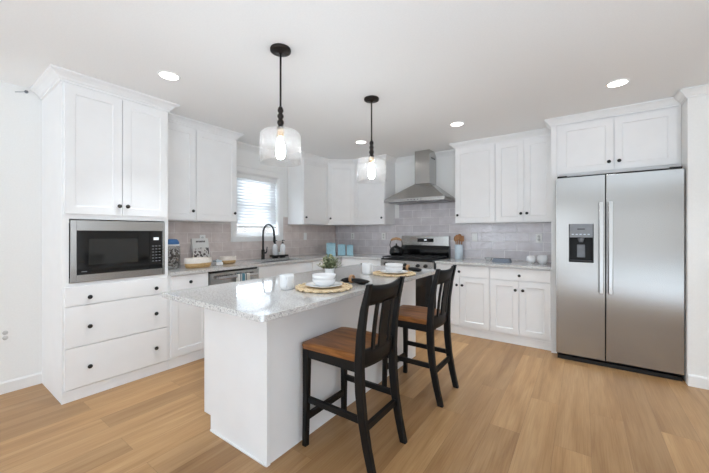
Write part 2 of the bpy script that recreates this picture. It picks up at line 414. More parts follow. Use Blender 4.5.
for k, (ra, rb_, rz0, rz1) in enumerate(RW):
    w_ = struct('window_%d' % (k+2), casing('c', fRear, ra, rb_, rz0, rz1), 'trim')
    m = MB(fRear); mid = (ra+rb_)/2; s_ = .05
    m.box(ra, ra+s_, -.1, -.05, rz0, rz1); m.box(rb_-s_, rb_, -.1, -.05, rz0, rz1); m.box(mid-.03, mid+.03, -.1, -.05, rz0+s_, rz1-s_)
    m.box(ra+s_, rb_-s_, -.1, -.05, rz0, rz0+s_); m.box(ra+s_, rb_-s_, -.1, -.05, rz1-s_, rz1)
    m.build('window_sash', 'trim', w_)
for k, (ra, rb_, rz0, rz1) in enumerate(SW):
    w_ = struct('window_%d' % (k+5), casing('c', fRight, ra, rb_, rz0, rz1), 'trim')
    m = MB(fRight); mid = (ra+rb_)/2; s_ = .05
    m.box(ra, ra+s_, -.1, -.05, rz0, rz1); m.box(rb_-s_, rb_, -.1, -.05, rz0, rz1); m.box(mid-.03, mid+.03, -.1, -.05, rz0+s_, rz1-s_)
    m.box(ra+s_, rb_-s_, -.1, -.05, rz0, rz0+s_); m.box(ra+s_, rb_-s_, -.1, -.05, rz1-s_, rz1)
    m.build('window_sash', 'trim', w_)

# backsplash, baseboards, crown on the bare wall
HL, HR = 1.345, 2.369                                           # tile behind the hood
m = MB(fL); TZ = 1.533
wall_with_holes(m, -3.25, -.010, .9145, TZ, 0, .010, [(u0-w, u1+w, z0-.07, TZ)])
struct('wall_tile_window_side', m, 'tileL')
m = MB(fR); m.box(.0, HL, 0, .010, .9145, 1.53); m.box(HL, HR, 0, .010, .9145, 1.765); m.box(HR, 3.505, 0, .010, .9145, 1.53)
struct('wall_tile_range_side', m, 'tileR')
YA, YB = -4.011, -3.256                                         # tall cabinet
def base_prof(h=.095): return [(0, 0), (.013, 0), (.013, h-.012), (.006, h), (0, h)]
struct('baseboard_left', MB().sweep([(0, YR), (0, YA)], base_prof()), 'trim')
struct('baseboard_alcove', MB().sweep([(4.5085, AW), (XR, AW)], base_prof()), 'trim')
struct('baseboard_rear', MB().sweep([(2.03, YR), (.013, YR)], base_prof()), 'trim')
def crown_prof(z0, z1=CEIL, p=.075):
    h = z1-z0
    return [(0, z0), (.012, z0), (.014, z0+.18*h), (.022, z0+.25*h), (.030, z0+.42*h), (.05, z0+.66*h), (.066, z0+.76*h), (p-.004, z0+.80*h), (p, z0+.86*h), (p, z1-.001), (0, z1-.001)]
struct('trim_1', MB().sweep([(0, -2.344), (0, -1.2014)], crown_prof(2.415, p=.07)), 'trim')
struct('trim_2', MB().sweep([(1.268, 0), (2.369, 0)], crown_prof(2.415, p=.07)), 'trim')
struct('trim_3', MB().sweep([(4.507, -.70), (4.507, AW), (XR, AW)], crown_prof(2.425, p=.05)), 'trim')

# ------------------------------------------------------------------ cabinets
DT = .02
def knob(f, u, d, z, parent):
    m = MB(f)
    m.lathe([(.007, 0), (.006, .010), (.006, .014), (.015, .018), (.0165, .022), (.0155, .027), (.010, .031), (0, .032)], (u, d, z), 16, (0, 1, 0))
    return m.build('knob', 'black', parent)
def door(f, u0, u1, z0, z1, d, parent, knobs=(), name='door', sw=.06, mat='cab'):
    g = .0034; u0 += g; u1 -= g; z0 += g; z1 -= g
    m = MB(f); R = .009
    m.box(u0, u0+sw, d, d+DT, z0, z1); m.box(u1-sw, u1, d, d+DT, z0, z1)
    m.box(u0+sw, u1-sw, d, d+DT, z0, z0+sw); m.box(u0+sw, u1-sw, d, d+DT, z1-sw, z1)
    m.box(u0+sw, u1-sw, d, d+DT-R, z0+sw, z1-sw)
    # sloped inner edge
    e = .006
    A = [(u0+sw, z0+sw), (u1-sw, z0+sw), (u1-sw, z1-sw), (u0+sw, z1-sw)]; Bq = [(u0+sw+e, z0+sw+e), (u1-sw-e, z0+sw+e), (u1-sw-e, z1-sw-e), (u0+sw+e, z1-sw-e)]
    t = bmesh.new()
    for k in range(4):
        a, b = A[k], A[(k+1) % 4]; c, d_ = Bq[(k+1) % 4], Bq[k]
        t.faces.new([t.verts.new((a[0], d+DT-.003, a[1])), t.verts.new((b[0], d+DT-.003, b[1])), t.verts.new((c[0], d+DT-R+.0003, c[1])), t.verts.new((d_[0], d+DT-R+.0003, d_[1]))])
    m._add(t)
    o = m.build(name, mat, parent)
    for ku, kz in knobs: knob(f, ku, d+DT, kz, o)
    return o
def drawer(f, u0, u1, z0, z1, d, parent, knobs=()):
    g = .002; o = MB(f).box(u0+g, u1-g, d, d+DT, z0+g, z1-g, .003).build('drawer', 'cab', parent)
    for ku, kz in knobs: knob(f, ku, d+DT, kz, o)
    return o
TD = .6016
# tall cabinet with the built-in microwave
t = thing('tall_cabinet', 'tall white shaker cabinet built around the stainless microwave', 'cabinet', (0.3, (YA+YB)/2, 0))
m = MB(fL); MWZ0, MWZ1, MWY0, MWY1 = .905, 1.385, -3.965, -3.292
m.box(YA, YA+.02, .002, TD, 0, 2.43); m.box(YB-.02, YB, .002, TD, 0, 2.43)
m.box(YA+.02, YB-.02, .002, TD, 0, .87); m.box(YA+.02, YB-.02, .002, TD, 1.395, 2.43); m.box(YA+.02, YB-.02, .002, .03, .87, 1.395)
m.box(YA+.02, YB-.02, TD-.02, TD, .87, MWZ0-.004); m.box(YA+.02, MWY0-.004, TD-.02, TD, MWZ0-.004, 1.395); m.box(MWY1+.004, YB-.02, TD-.02, TD, MWZ0-.004, 1.395)
m.build('body', 'cab', t)
MB(fL).box(YA-.004, YB+.002, TD-.005, TD+.006, 0, .088, .002).build('base_board', 'cab', t)
SP = -3.628
door(fL, YA+.012, SP, 1.43, 2.413, TD, t, [(-3.655, 1.51)]); door(fL, SP, YB-.008, 1.43, 2.413, TD, t, [(-3.595, 1.51)])
for a, b, kz in ((.098, .408, .243), (.411, .724, .557), (.727, .878, .786)):
    drawer(fL, YA+.012, YB-.008, a, b, TD, t, [(-3.851, kz), (-3.372, kz)])
MB().sweep([(.012, YA), (TD, YA), (TD, YB), (.42, YB)], crown_prof(2.425, p=.075)).build('crown_molding', 'cab', t)
# upper cabinets left of the window
UB, UT, UD = 1.4174, 2.413, .332
def uppercab(f, u0, u1, doors, label, loc, side=False):
    t = thing('wall_cabinet', label, 'cabinet', loc)
    MB(f).box(u0, u1, .0105, UD, UB, 2.43).build('body', 'cab', t)
    for a, b, ks in doors: door(f, a, b, UB+.006, UT, UD, t, ks)
    return t
t = uppercab(fL, YB+.002, -2.852, [(YB+.004, -2.853, [(-2.892, 1.522)])], 'narrow white wall cabinet right beside the tall microwave cabinet', (.17, -3.05, UB))
MB().sweep([(UD, YB+.002), (UD, -2.852)], crown_prof(2.425, p=.062)).build('crown_molding', 'cab', t)
t = uppercab(fL, -2.851, -2.344, [(-2.850, -2.347, [(-2.384, 1.522)])], 'white wall cabinet between narrow cabinet and the kitchen window', (.17, -2.6, UB))
MB().sweep([(UD, -2.851), (UD, -2.344), (0.0, -2.344)], crown_prof(2.425, p=.062)).build('crown_molding', 'cab', t)
# after the window, corner, left of hood
YV, YD, XD, XH = -1.2014, -.617, .683, 1.268
t = uppercab(fL, YV, YD-.001, [(YV+.004, YD-.004, [(YV+.045, 1.522)])], 'white wall cabinet just after the window, before the angled corner', (.17, -.9, UB))
MB().sweep([(0, YV), (UD, YV), (UD, YD-.001)], crown_prof(2.425, p=.062)).build('crown_molding', 'cab', t)
t = thing('corner_wall_cabinet', 'angled white corner wall cabinet with one narrow door', 'cabinet', (.2, -.2, UB))
MB().prism([(.0105, -.0105), (.0105, YD), (UD, YD), (XD, -UD), (XD, -.0105)], UB, 2.43).build('body', 'cab', t)
p0 = Vector((UD, YD)); p1 = Vector((XD, -UD)); dv = (p1-p0).normalized(); nv = Vector((dv.y, -dv.x)); ln = (p1-p0).length
fD = lambda u, d, z: (p0.x+dv.x*u+nv.x*d, p0.y+dv.y*u+nv.y*d, z)
door(fD, .010, ln-.010, UB+.006, UT, .001, t, [(.05, 1.522)])
MB().sweep([(UD, YD), (XD, -UD)], crown_prof(2.425, p=.062)).build('crown_molding', 'cab', t)
t = uppercab(fR, XD+.001, XH, [(XD+.006, XH-.004, [(XH-.045, 1.522)])], 'white wall cabinet immediately left of the range hood', (1.0, -.17, UB))
MB().sweep([(XD+.001, -UD), (XH, -UD), (XH, 0)], crown_prof(2.425, p=.062)).build('crown_molding', 'cab', t)
# right of hood
t = uppercab(fR, 2.369, 2.883, [(2.373, 2.881, [(2.41, 1.522)])], 'single-door white wall cabinet immediately right of the range hood', (2.6, -.17, UB))
MB().sweep([(2.369, 0), (2.369, -UD), (2.883, -UD)], crown_prof(2.425, p=.062)).build('crown_molding', 'cab', t)
t = uppercab(fR, 2.884, 3.508, [(2.888, 3.208, [(3.176, 1.522)]), (3.208, 3.506, [(3.241, 1.522)])], 'two-door white wall cabinet beside the refrigerator surround', (3.2, -.17, UB))
MB().sweep([(2.884, -UD), (3.508, -UD)], crown_prof(2.425, p=.062)).build('crown_molding', 'cab', t)
for k, x in enumerate((2.95, 3.15, 3.35)):
    pass
# refrigerator surround
FD = .657
t = thing('refrigerator_cabinet', 'white two-door cabinet above the refrigerator with tall side panel', 'cabinet', (4.0, -.3, 0))
MB(fR).box(3.562, 4.505, .002, FD, 1.875, 2.43).build('body', 'cab', t)
MB(fR).box(3.511, 3.5605, .002, FD+.01, 0, 2.43, .001).build('side_panel', 'cab', t)
door(fR, 3.583, 4.034, 1.902, 2.413, FD, t, [(3.995, 1.985)]); door(fR, 4.034, 4.482, 1.902, 2.413, FD, t, [(4.073, 1.985)])
MB().sweep([(3.512, -.44), (3.512, -FD-.01), (4.5055, -FD-.01)], crown_prof(2.425, p=.058)).build('crown_molding', 'cab', t)

# base cabinets
BD = .602; CZ = .884
def basecab(f, u0, u1, label, loc, name='base_cabinet', body=True):
    t = thing(name, label, 'cabinet', loc)
    MB(f).box(u0, u1, .012, BD, .0, CZ-.001).build('body', 'cab', t)
    MB(f).box(u0, u1, BD-.004, BD+.006, 0, .09, .001).build('base_board', 'cab', t)
    return t
t = basecab(fL, YB+.003, -2.862, 'narrow white base cabinet between microwave cabinet and dishwasher', (.3, -3.05, 0))
drawer(fL, YB+.02, -2.865, .735, .876, BD, t, [(-3.06, .806)]); door(fL, YB+.02, -2.865, .105, .732, BD, t, [(-2.905, .66)])
t = basecab(fL, -2.238, -1.30, 'white sink base cabinet under the black faucet', (.3, -1.75, 0), 'sink_cabinet')
t.children[0].data.materials[0] = M['cab']
drawer(fL, -2.234, -1.303, .735, .876, BD, t); door(fL, -2.234, -1.77, .105, .732, BD, t, [(-1.81, .66)]); door(fL, -1.767, -1.303, .105, .732, BD, t, [(-1.73, .66)])
t = basecab(fL, -1.298, -.6035, 'white base cabinet right of the sink toward the corner', (.3, -.95, 0))
drawer(fL, -1.295, -.66, .735, .876, BD, t, [(-.98, .806)]); door(fL, -1.295, -.66, .105, .732, BD, t, [(-.71, .66)])
t = basecab(fR, .6095, 1.416, 'white base cabinet left of the gas range', (1.0, -.3, 0))
drawer(fR, .66, 1.413, .735, .876, BD, t, [(1.03, .806)]); door(fR, .66, 1.025, .105, .732, BD, t, [(.985, .66)]); door(fR, 1.028, 1.413, .105, .732, BD, t, [(1.065, .66)])
t = basecab(fR, 2.202, 2.878, 'white base cabinet immediately right of the gas range', (2.5, -.3, 0))
drawer(fR, 2.206, 2.872, .735, .876, BD, t, [(2.516, .797)]); door(fR, 2.206, 2.519, .112, .731, BD, t, [(2.485, .626)]); door(fR, 2.521, 2.872, .112, .731, BD, t, [(2.554, .628)])
t = basecab(fR, 2.879, 3.510, 'white base cabinet against the refrigerator side panel', (3.2, -.3, 0))
drawer(fR, 2.885, 3.506, .735, .876, BD, t, [(3.198, .797)]); door(fR, 2.885, 3.193, .112, .731, BD, t, [(3.157, .629)]); door(fR, 3.196, 3.506, .112, .731, BD, t, [(3.234, .631)])

# worktops
SK = (.17, .55, -2.06, -1.33)                                   # sink cut-out x0,x1,y0,y1
m = MB()
z0c, z1c, cf = CZ, .9145, .6417
m.box(.0105, cf, -3.253, SK[2], z0c, z1c); m.box(.0105, SK[0], SK[2], SK[3], z0c, z1c); m.box(SK[1], cf, SK[2], SK[3], z0c, z1c)
m.box(.0105, cf, SK[3], -cf, z0c, z1c); m.box(.0105, 1.419, -cf, -.0105, z0c, z1c)
tag(m.build('countertop', 'quartz'), 'L-shaped speckled grey quartz worktop around the sink corner', 'countertop')
m = MB(); m.box(2.199, 3.509, -cf, -.0105, z0c, z1c, .002)
tag(m.build('countertop', 'quartz'), 'speckled quartz worktop between the range and the refrigerator', 'countertop')

# ------------------------------------------------------------------ microwave
t = thing('microwave', 'built-in stainless microwave with black glass front', 'microwave', (.4, -3.63, MWZ0))
m = MB(fL); d0 = TD-.35; y0, y1, za, zb = MWY0, MWY1, MWZ0, MWZ1
m.box(y0+.03, y1-.03, d0, TD, za+.02, zb-.02); m.build('body', 'gap', t)
gy0, gy1, gz0, gz1 = -3.928, -3.312, .962, 1.305
m = MB(fL); d1 = TD+.022
m.box(y0, gy0, TD+.0005, d1, za, zb, .002); m.box(gy1, y1, TD+.0005, d1, za, zb, .002); m.box(gy0, gy1, TD+.0005, d1, za, gz0, .002); m.box(gy0, gy1, TD+.0005, d1, gz1, zb, .002)
m.build('trim_kit', 'steel', t)
dr = MB(fL).box(gy0+.001, -3.419, TD+.0005, TD+.020, gz0+.001, gz1-.001, .002).build('door', 'black_gloss', t)
MB(fL).box(-3.855, -3.515, TD+.0202, TD+.0212, 1.035, 1.24).build('door_window', 'grey_glass' if 'grey_glass' in M else 'black_gloss', dr)
MB(fL).box(-3.90, -3.865, TD+.0202, TD+.0208, .983, .989).build('brand_mark', 'grey_mid', dr)
cp = MB(fL).box(-3.417, gy1-.001, TD+.0005, TD+.020, gz0+.001, gz1-.001, .002).build('control_panel', 'black_gloss', t)
MB(fL).box(-3.388, -3.345, TD+.0202, TD+.0208, 1.222, 1.246).build('display', 'lcd', cp)
for r_ in range(6):
    for c_ in range(3):
        MB(fL).box(-3.400+c_*.027, -3.384+c_*.027, TD+.0202, TD+.0208, 1.03+r_*.027, 1.036+r_*.027).build('button', 'grey_mid', cp)

# ------------------------------------------------------------------ dishwasher, towel
t = thing('dishwasher', 'stainless dishwasher with bar handle left of the sink', 'dishwasher', (.3, -2.55, 0))
MB(fL).box(-2.858, -2.242, .02, .60, .02, CZ-.003).build('body', 'gap', t)
MB(fL).box(-2.855, -2.245, .6005, .640, .11, .862, .004).build('door', 'steel', t)
MB(fL).box(-2.855, -2.245, .6005, .61, .865, .882).build('control_strip', 'black_gloss', t)
hd = MB(fL); hd.box(-2.79, -2.29, .675, .70, .795, .827, .006); hd.box(-2.775, -2.75, .640, .675, .802, .820); hd.box(-2.33, -2.305, .640, .675, .802, .820)
hd.build('handle', 'chrome', t)
MB(fL).box(-2.855, -2.245, .56, .60, .0, .10).build('kick_plate', 'gap', t)
tw = thing('dish_towel', 'white dish towel with teal stripes over the dishwasher handle', 'towel', (.7, -2.49, .8))
def towel_sheet(ya, yb, mat, name, o=0):
    m = MB()
    def fn(u, v):
        y = ya+(yb-ya)*u; s = v*.62; wv = .003*math.sin(40*y)
        if s < .22: return (.669-o, y, .607+s)
        if s < .22+.05:
            a = PI-(s-.22)/.05*PI; return (.6875+(.0185+o)*math.cos(a), y, .827+(.004+o)*math.sin(a)+.001)
        return (.706+o+wv, y, .827-(s-.27))
    m.grid(fn, 6, 40, thick=.003); return m.build(name, mat, tw)
towel_sheet(-2.575, -2.415, 'towel_white', 'cloth')
for a, b, mt in ((-2.522, -2.486, 'towel_teal'), (-2.545, -2.532, 'towel_grey'), (-2.476, -2.463, 'towel_grey')):
    towel_sheet(a, b, mt, 'stripe', .002)

# ------------------------------------------------------------------ sink, faucet, soap
t = thing('sink', 'undermount stainless kitchen sink below the window', 'sink', (.36, -1.7, .70))
m = MB(); x0, x1, y0, y1 = SK; b_ = .72; w = .004
m.box(x0-w, x0, y0-w, y1+w, b_, CZ-.0005); m.box(x1, x1+w, y0-w, y1+w, b_, CZ-.0005); m.box(x0, x1, y0-w, y0, b_, CZ-.0005); m.box(x0, x1, y1, y1+w, b_, CZ-.0005); m.box(x0-w, x1+w, y0-w, y1+w, b_-w, b_)
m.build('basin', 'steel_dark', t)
MB().lathe([(.045, 0), (.045, .004), (.03, .005), (.028, .001), (0, .001)], (.36, -1.7, b_), 20).build('drain', 'chrome', t)
# the sink hangs in its cabinet: hollow out the cabinet body under it
for o in [o for o in COL.objects if o.name.startswith('sink_cabinet')]:
    bd = [c for c in o.children if c.name.startswith('body')][0]
    m = MB(fL); ya, yb = -2.238, -1.30
    m.box(ya, ya+.018, .012, BD, 0, CZ-.001); m.box(yb-.018, yb, .012, BD, 0, CZ-.001); m.box(ya+.018, yb-.018, .012, BD, 0, .11); m.box(ya+.018, yb-.018, .012, .02, .11, CZ-.001); m.box(ya+.018, yb-.018, BD-.018, BD, .11, CZ-.001)
    bmesh.ops.recalc_face_normals(m.b, faces=m.b.faces[:]); bd.data.clear_geometry(); m.b.to_mesh(bd.data)
FY = -1.752
t = thing('kitchen_faucet', 'matte black gooseneck faucet at the sink under the window', 'faucet', (.1, FY, .9145))
MB().lathe([(.028, 0), (.028, .006), (.024, .012), (.023, .13), (.019, .135), (0, .135)], (.1, FY, .9145), 20).build('base', 'black', t)
pts = [(.1, FY, 1.045), (.1, FY, 1.20), (.1, FY, 1.27)]+[(.215-.115*math.cos(a), FY, 1.275+.125*math.sin(a)) for a in [PI*k/14 for k in range(1, 14)]]+[(.33, FY, 1.272), (.335, FY, 1.235)]
MB().tube(pts, .0135, 14).build('spout', 'black', t)
MB().tube([(.335, FY, 1.238), (.337, FY, 1.215), (.340, FY, 1.17), (.341, FY, 1.15)], [.015, .018, .019, .015], 14).build('spray_head', 'black', t)
MB().tube([(.1, FY+.02, 1.0), (.1, FY+.05, 1.0), (.1, FY+.062, 1.015), (.1, FY+.072, 1.085)], [.012, .012, .009, .006], 10).build('handle', 'black', t)
def trayw(y): return None
ty = -1.475
tag(MB().box(.068, .185, -1.615, -1.345, .934, .960, .007).lathe([(.040, 0), (.048, .024), (.03, .025)], (.125, -1.555, .9150), 18).lathe([(.040, 0), (.048, .024), (.03, .025)], (.125, -1.41, .9150), 18).build('soap_tray', 'black'), 'small black tray holding two white soap bottles', 'tray')
def bottle(y, label):
    t = thing('soap_bottle', label, 'bottle', (.125, y, .9605), 'white pump bottles on the black tray')
    MB().lathe([(.036, 0), (.039, .004), (.039, .12), (.034, .14), (.016, .155), (.015, .165), (0, .165)], (0, 0, 0), 20).build('body', 'white_ceramic', t, False)
    MB().lathe([(.017, .165), (.017, .180), (.006, .183), (.005, .205), (.012, .207), (.012, .219), (0, .22)], (0, 0, 0), 14).tube([(0, 0, .213), (.03, 0, .213), (.042, 0, .206)], .0045, 8).build('pump', 'black', t, False)
    return t
bottle(-1.555, 'white pump soap bottle on the tray nearest the faucet')
bottle(-1.41, 'white pump soap bottle on the tray end farther from the faucet')
tag(MB().box(.09, .16, -1.508, -1.457, .9605, 1.0, .008).build('sponge', 'white_plastic'), 'small white sponge between the two soap bottles', 'sponge')

# ------------------------------------------------------------------ window blind
t = thing('window_blind', 'white slatted blind lowered over most of the kitchen window', 'blind', (-.04, -1.7525, 1.35))
by0, by1 = WIN[0]+.016, WIN[1]-.016
MB(fL).box(by0, by1, -.075, -.012, 2.035, 2.10, .004).build('head_rail', 'trim', t)
k = 0; z = 2.02
while z > 1.40:
    m = MB(fL)
    m.grid(lambda u, v, z=z: (by0+(by1-by0)*u, -.045-(v-.5)*.030, z+(.5-v)*-.046+.006*math.sin(PI*v)), 1, 4, thick=.002)
    m.build('slat', 'slat', t); z -= .042; k += 1
MB(fL).box(by0, by1, -.062, -.026, 1.355, 1.383, .004).build('bottom_rail', 'trim', t)
for y in (by0+.12, by1-.12): MB(fL).box(y-.002, y+.002, -.021, -.0195, 1.38, 2.04).build('cord', 'trim', t)

# ------------------------------------------------------------------ left worktop objects
CT = .9150
t = thing('storage_canister', 'clear canister with blue lid beside the microwave cabinet', 'canister', (.28, -3.07, CT))
R_ = .078
MB().lathe([(R_, 0), (R_, .225), (R_-.004, .235), (R_-.006, .235), (R_-.004, .225), (R_-.004, .004), (0, .004)], (0, 0, 0), 28).build('jar', 'jar_glass', t, False)
MB().lathe([(0, .006), (R_-.006, .006), (R_-.006, .205), (0, .212)], (0, 0, 0), 28).build('contents', 'pods', t, False)
MB().lathe([(R_-.014, .236), (R_-.008, .236), (R_-.008, .250), (R_-.014, .252)], (0, 0, 0), 28).build('rim', 'white_plastic', t, False)
MB().lathe([(R_-.011, .2525), (R_-.010, .272), (R_-.014, .28), (R_-.02, .292), (R_-.034, .305), (0, .307)], (0, 0, 0), 28).build('lid', 'lid_blue', t, False)
t = thing('recipe_book', 'white recipe box leaning on the tile below the outlet', 'book', (.12, -2.67, CT))
th = math.radians(12)
def fB(u, d, z): return (.075+.05*math.cos(th)*0+d*math.cos(th)-z*math.sin(th)+.03, -2.715+u, CT+z*math.cos(th)+d*math.sin(th))
def fB(u, d, z): return (.066+d*math.cos(th)-z*math.sin(th), -2.735+u, CT+.001+z*math.cos(th)+d*math.sin(th)*1.0)
MB(fB).box(0, .205, .0, .03, .0, .305, .002).build('cover', 'paper', t)
MB(fB).box(.008, .197, .0302, .0312, .012, .19).build('picture', 'print', t)
for k in range(7): MB(fB).box(.048+k*.0165, .060+k*.0165, .0302, .0308, .255, .275).build('lettering', 'ink', t)
def obowl(x, y, rx, ry, h, label):
    t = thing('stoneware_bowl', label, 'bowl', (x, y, CT))
    MB().lathe([(.80, 0), (.90, .006), (.985, h*.48)], (0, 0, 0), 36, sx=rx, sy=ry).build('base', 'tan', t, False)
    MB().lathe([(.986, h*.48), (1.0, h*.53), (1.0, h*.93), (.985, h), (.95, h*.96), (.93, h*.5), (.8, h*.15), (0, h*.13)], (0, 0, 0), 36, sx=rx, sy=ry, caps=False).build('rim', 'cream', t, False)
    return t
obowl(.42, -2.865, .085, .145, .105, 'larger oval cream and tan bowl in front of the recipe box')
obowl(.27, -2.415, .085, .10, .085, 'smaller cream and tan bowl beside the dishwasher corner')
t = thing('butter_dish', 'small white lidded dish between the two cream bowls', 'dish', (.35, -2.60, CT))
MB().box(-.045, .045, -.045, .045, 0, .035, .006).build('base', 'white_ceramic', t, False)
MB().box(-.038, .038, -.038, .038, .0355, .055, .006).box(-.008, .008, -.012, .012, .055, .066, .003).build('lid', 'pale_blue', t, False)

# ------------------------------------------------------------------ blue canisters in the corner
fwd = Vector((-math.sin(YAW), math.cos(YAW))); rt = Vector((math.cos(YAW), math.sin(YAW)))
for cx_, cy_, w_, h_, lab in ((.395, -.60, .145, .205, 'largest of the three blue corner canisters'), (.52, -.475, .125, .180, 'middle-sized blue corner canister between two others'), (.635, -.40, .105, .170, 'smallest blue canister, nearest the range wall outlet')):
    t = thing('square_canister', lab, 'canister', (cx_, cy_, CT), 'blue canisters in the corner'); t.rotation_euler = (0, 0, YAW)
    h2 = w_/2
    MB().box(-h2, h2, -h2, h2, 0, h_-.022, .008).build('body', 'blue', t, False)
    MB().box(-h2-.002, h2+.002, -h2-.002, h2+.002, h_-.0215, h_-.004, .004).box(-.016, .016, -.016, .016, h_-.004, h_+.004, .003).build('lid', 'blue', t, False)

# ------------------------------------------------------------------ range
RX0, RX1 = 1.422, 2.196
t = thing('gas_range', 'freestanding stainless gas range with black cooktop under the hood', 'stove', ((RX0+RX1)/2, -.33, 0))
MB(fR).box(RX0, RX1, .012, .66, .02, .905).build('body', 'gap', t)
MB(fR).box(RX0, RX1, .012, .722, .9055, .925, .004).build('cooktop', 'black_gloss', t)
m = MB(); pr = [(-.012, .926), (-.095, .926), (-.095, 1.03), (-.075, 1.085), (-.012, 1.085)]
bgx = MB(); bgx.f = fW
tt = bmesh.new(); A = [tt.verts.new((RX0, y, z)) for y, z in pr]; Bq = [tt.verts.new((RX1, y, z)) for y, z in pr]
for k in range(5): tt.faces.new((A[k], A[(k+1) % 5], Bq[(k+1) % 5], Bq[k]))
tt.faces.new(A); tt.faces.new(Bq); bgx._add(tt); bg_o = bgx.build('back_vent', 'black_gloss', t)
bp = MB(fR).box(RX0-.0, RX1, .0125, .083, 1.0855, 1.24, .008).build('backguard', 'steel', t)
MB(fR).box(1.70, 1.96, .0832, .0842, 1.145, 1.20).build('display_panel', 'black_gloss', bp)
MB(fR).box(1.81, 1.85, .0843, .0848, 1.168, 1.184).build('display', 'lcd', bp)
for k, (a, b) in enumerate(((RX0+.015, RX0+.255), (RX0+.265, RX1-.265), (RX1-.255, RX1-.015))):
    m = MB(fR); g0, g1 = .13, .70; zt = .950
    for (x0, x1, y0, y1) in ((a, b, g0, g0+.012), (a, b, g1-.012, g1), (a, a+.012, g0, g1), (b-.012, b, g0, g1), (a, b, .40, .412), ((a+b)/2-.006, (a+b)/2+.006, g0, g1), (a, b, .26, .272), (a, b, .54, .552)):
        m.box(x0, x1, y0, y1, zt-.014, zt, .002)
    for x in (a+.006, b-.006):
        for y in (g0+.006, g1-.006): m.box(x-.006, x+.006, y-.006, y+.006, .9255, zt-.01)
    m.build('grate', 'cast', t)
for x, y in ((1.55, .26), (1.55, .55), (1.809, .40), (2.068, .26), (2.068, .55)):
    MB(fW).lathe([(.05, 0), (.05, .006), (.035, .008), (.033, .016), (0, .017)], (x, -y, .9255), 20).build('burner', 'cast', t)
cpn = MB(fR).box(RX0, RX1, .6605, .735, .790, .904, .006).build('control_panel', 'steel', t)
for x in (1.51, 1.62, 1.809, 1.998, 2.108):
    kb = MB(fR).lathe([(.024, 0), (.024, .006), (.019, .010), (.017, .034), (.014, .037), (0, .037)], (x, .735, .848), 18, (0, 1, 0)).box(x-.004, x+.004, .767, .779, .832, .864, .001).build('knob', 'black', cpn)
od = MB(fR).box(RX0+.003, RX1-.003, .6605, .720, .245, .784, .005).build('oven_door', 'black_gloss', t)
hm = MB(fR); hm.tube([(RX0+.05, .765, .745), (RX1-.05, .765, .745)], .012, 12); hm.box(RX0+.06, RX0+.085, .720, .765, .737, .753); hm.box(RX1-.085, RX1-.06, .720, .765, .737, .753); hm.build('handle', 'steel', od)
MB(fR).box(RX0+.003, RX1-.003, .6605, .716, .07, .240, .005).build('bottom_drawer', 'steel', t)
MB(fR).box(RX0+.01, RX1-.01, .5, .64, .0, .068).build('kick_plate', 'gap', t)

# hood
HX0, HX1 = 1.345, 2.278
hc = 1.860
t = thing('range_hood', 'stainless steel chimney range hood above the gas range', 'range hood', ((HX0+HX1)/2, -.25, 1.69))
cw, cdp = .115, .28
tt = bmesh.new(); z0, z1, z2 = 1.738, 1.782, 2.012; hd_ = .50
def ring(x0, x1, y, z, n=10):
    return [tt.verts.new(p) for p in ((x0, -.0105, z), (x0, -y, z), (x1, -y, z), (x1, -.0105, z))]
rings = [ring(HX0, HX1, hd_, z0), ring(HX0, HX1, hd_, z1)]
for k in range(1, 9):
    a = k/8; e = a
    rings.append(ring(HX0+(hc-cw-HX0)*e, HX1+(hc+cw-HX1)*e, hd_+(cdp-hd_)*e, z1+(z2-z1)*a))
for A, Bq in zip(rings, rings[1:]):
    for k in range(4): tt.faces.new((A[k], A[(k+1) % 4], Bq[(k+1) % 4], Bq[k]))
tt.faces.new(rings[0]); tt.faces.new(rings[-1])
MB()._add(tt).build('canopy', 'steel', t)
MB().box(hc-cw, hc+cw, -cdp, -.0105, z2+.0005, CEIL-.001, .001).build('chimney', 'steel', t)
m = MB()
for k in range(3): m.box(hc+cw, hc+cw+.0008, -.20+k*.05, -.17+k*.05, 2.38, 2.40)
m.build('vent_slots', 'gap', t)
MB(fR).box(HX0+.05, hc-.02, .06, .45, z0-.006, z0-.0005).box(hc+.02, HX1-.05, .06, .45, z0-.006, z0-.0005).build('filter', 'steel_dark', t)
for k in range(5): MB(fR).lathe([(.008, 0), (.008, .004), (0, .004)], (1.74+k*.05, hd_, 1.760), 12, (0, 1, 0)).build('button', 'grey_mid', t)

# kettle, crock, utensils
t = thing('kettle', 'black stovetop kettle with tan wooden handle on the left burner', 'kettle', (1.50, -.40, .9505)); t.scale = (1.12, 1.12, 1.26)
MB().lathe([(.075, 0), (.092, .012), (.094, .04), (.084, .075), (.060, .098), (.04, .104), (0, .104)], (0, 0, 0), 28).build('body', 'black_gloss', t, False)
MB().lathe([(.04, .1045), (.036, .110), (.012, .115), (.008, .122), (.013, .130), (.010, .138), (0, .139)], (0, 0, 0), 18).build('lid', 'black', t, False)
MB().tube([(.075, 0, .06), (.105, 0, .08), (.125, 0, .108), (.138, 0, .122)], [.020, .016, .012, .011], 12).build('spout', 'black_gloss', t, False)
MB().tube([(-.075, 0, .075), (-.088, 0, .12), (-.075, 0, .165), (-.062, 0, .180)], .005, 8).tube([(.075, 0, .085), (.082, 0, .12), (.072, 0, .165), (.06, 0, .180)], .005, 8).build('bail', 'black', t, False)
MB().tube([(-.07, 0, .176), (-.045, 0, .190), (0, 0, .197), (.045, 0, .190), (.07, 0, .176)], [.011, .015, .016, .015, .011], 12).build('handle', 'ring', t, False)
t.rotation_euler = (0, 0, .35)
CX, CY = 2.345, -.105
t = thing('utensil_crock', 'pale blue utensil crock on the worktop beside the range', 'crock', (CX, CY, CT))
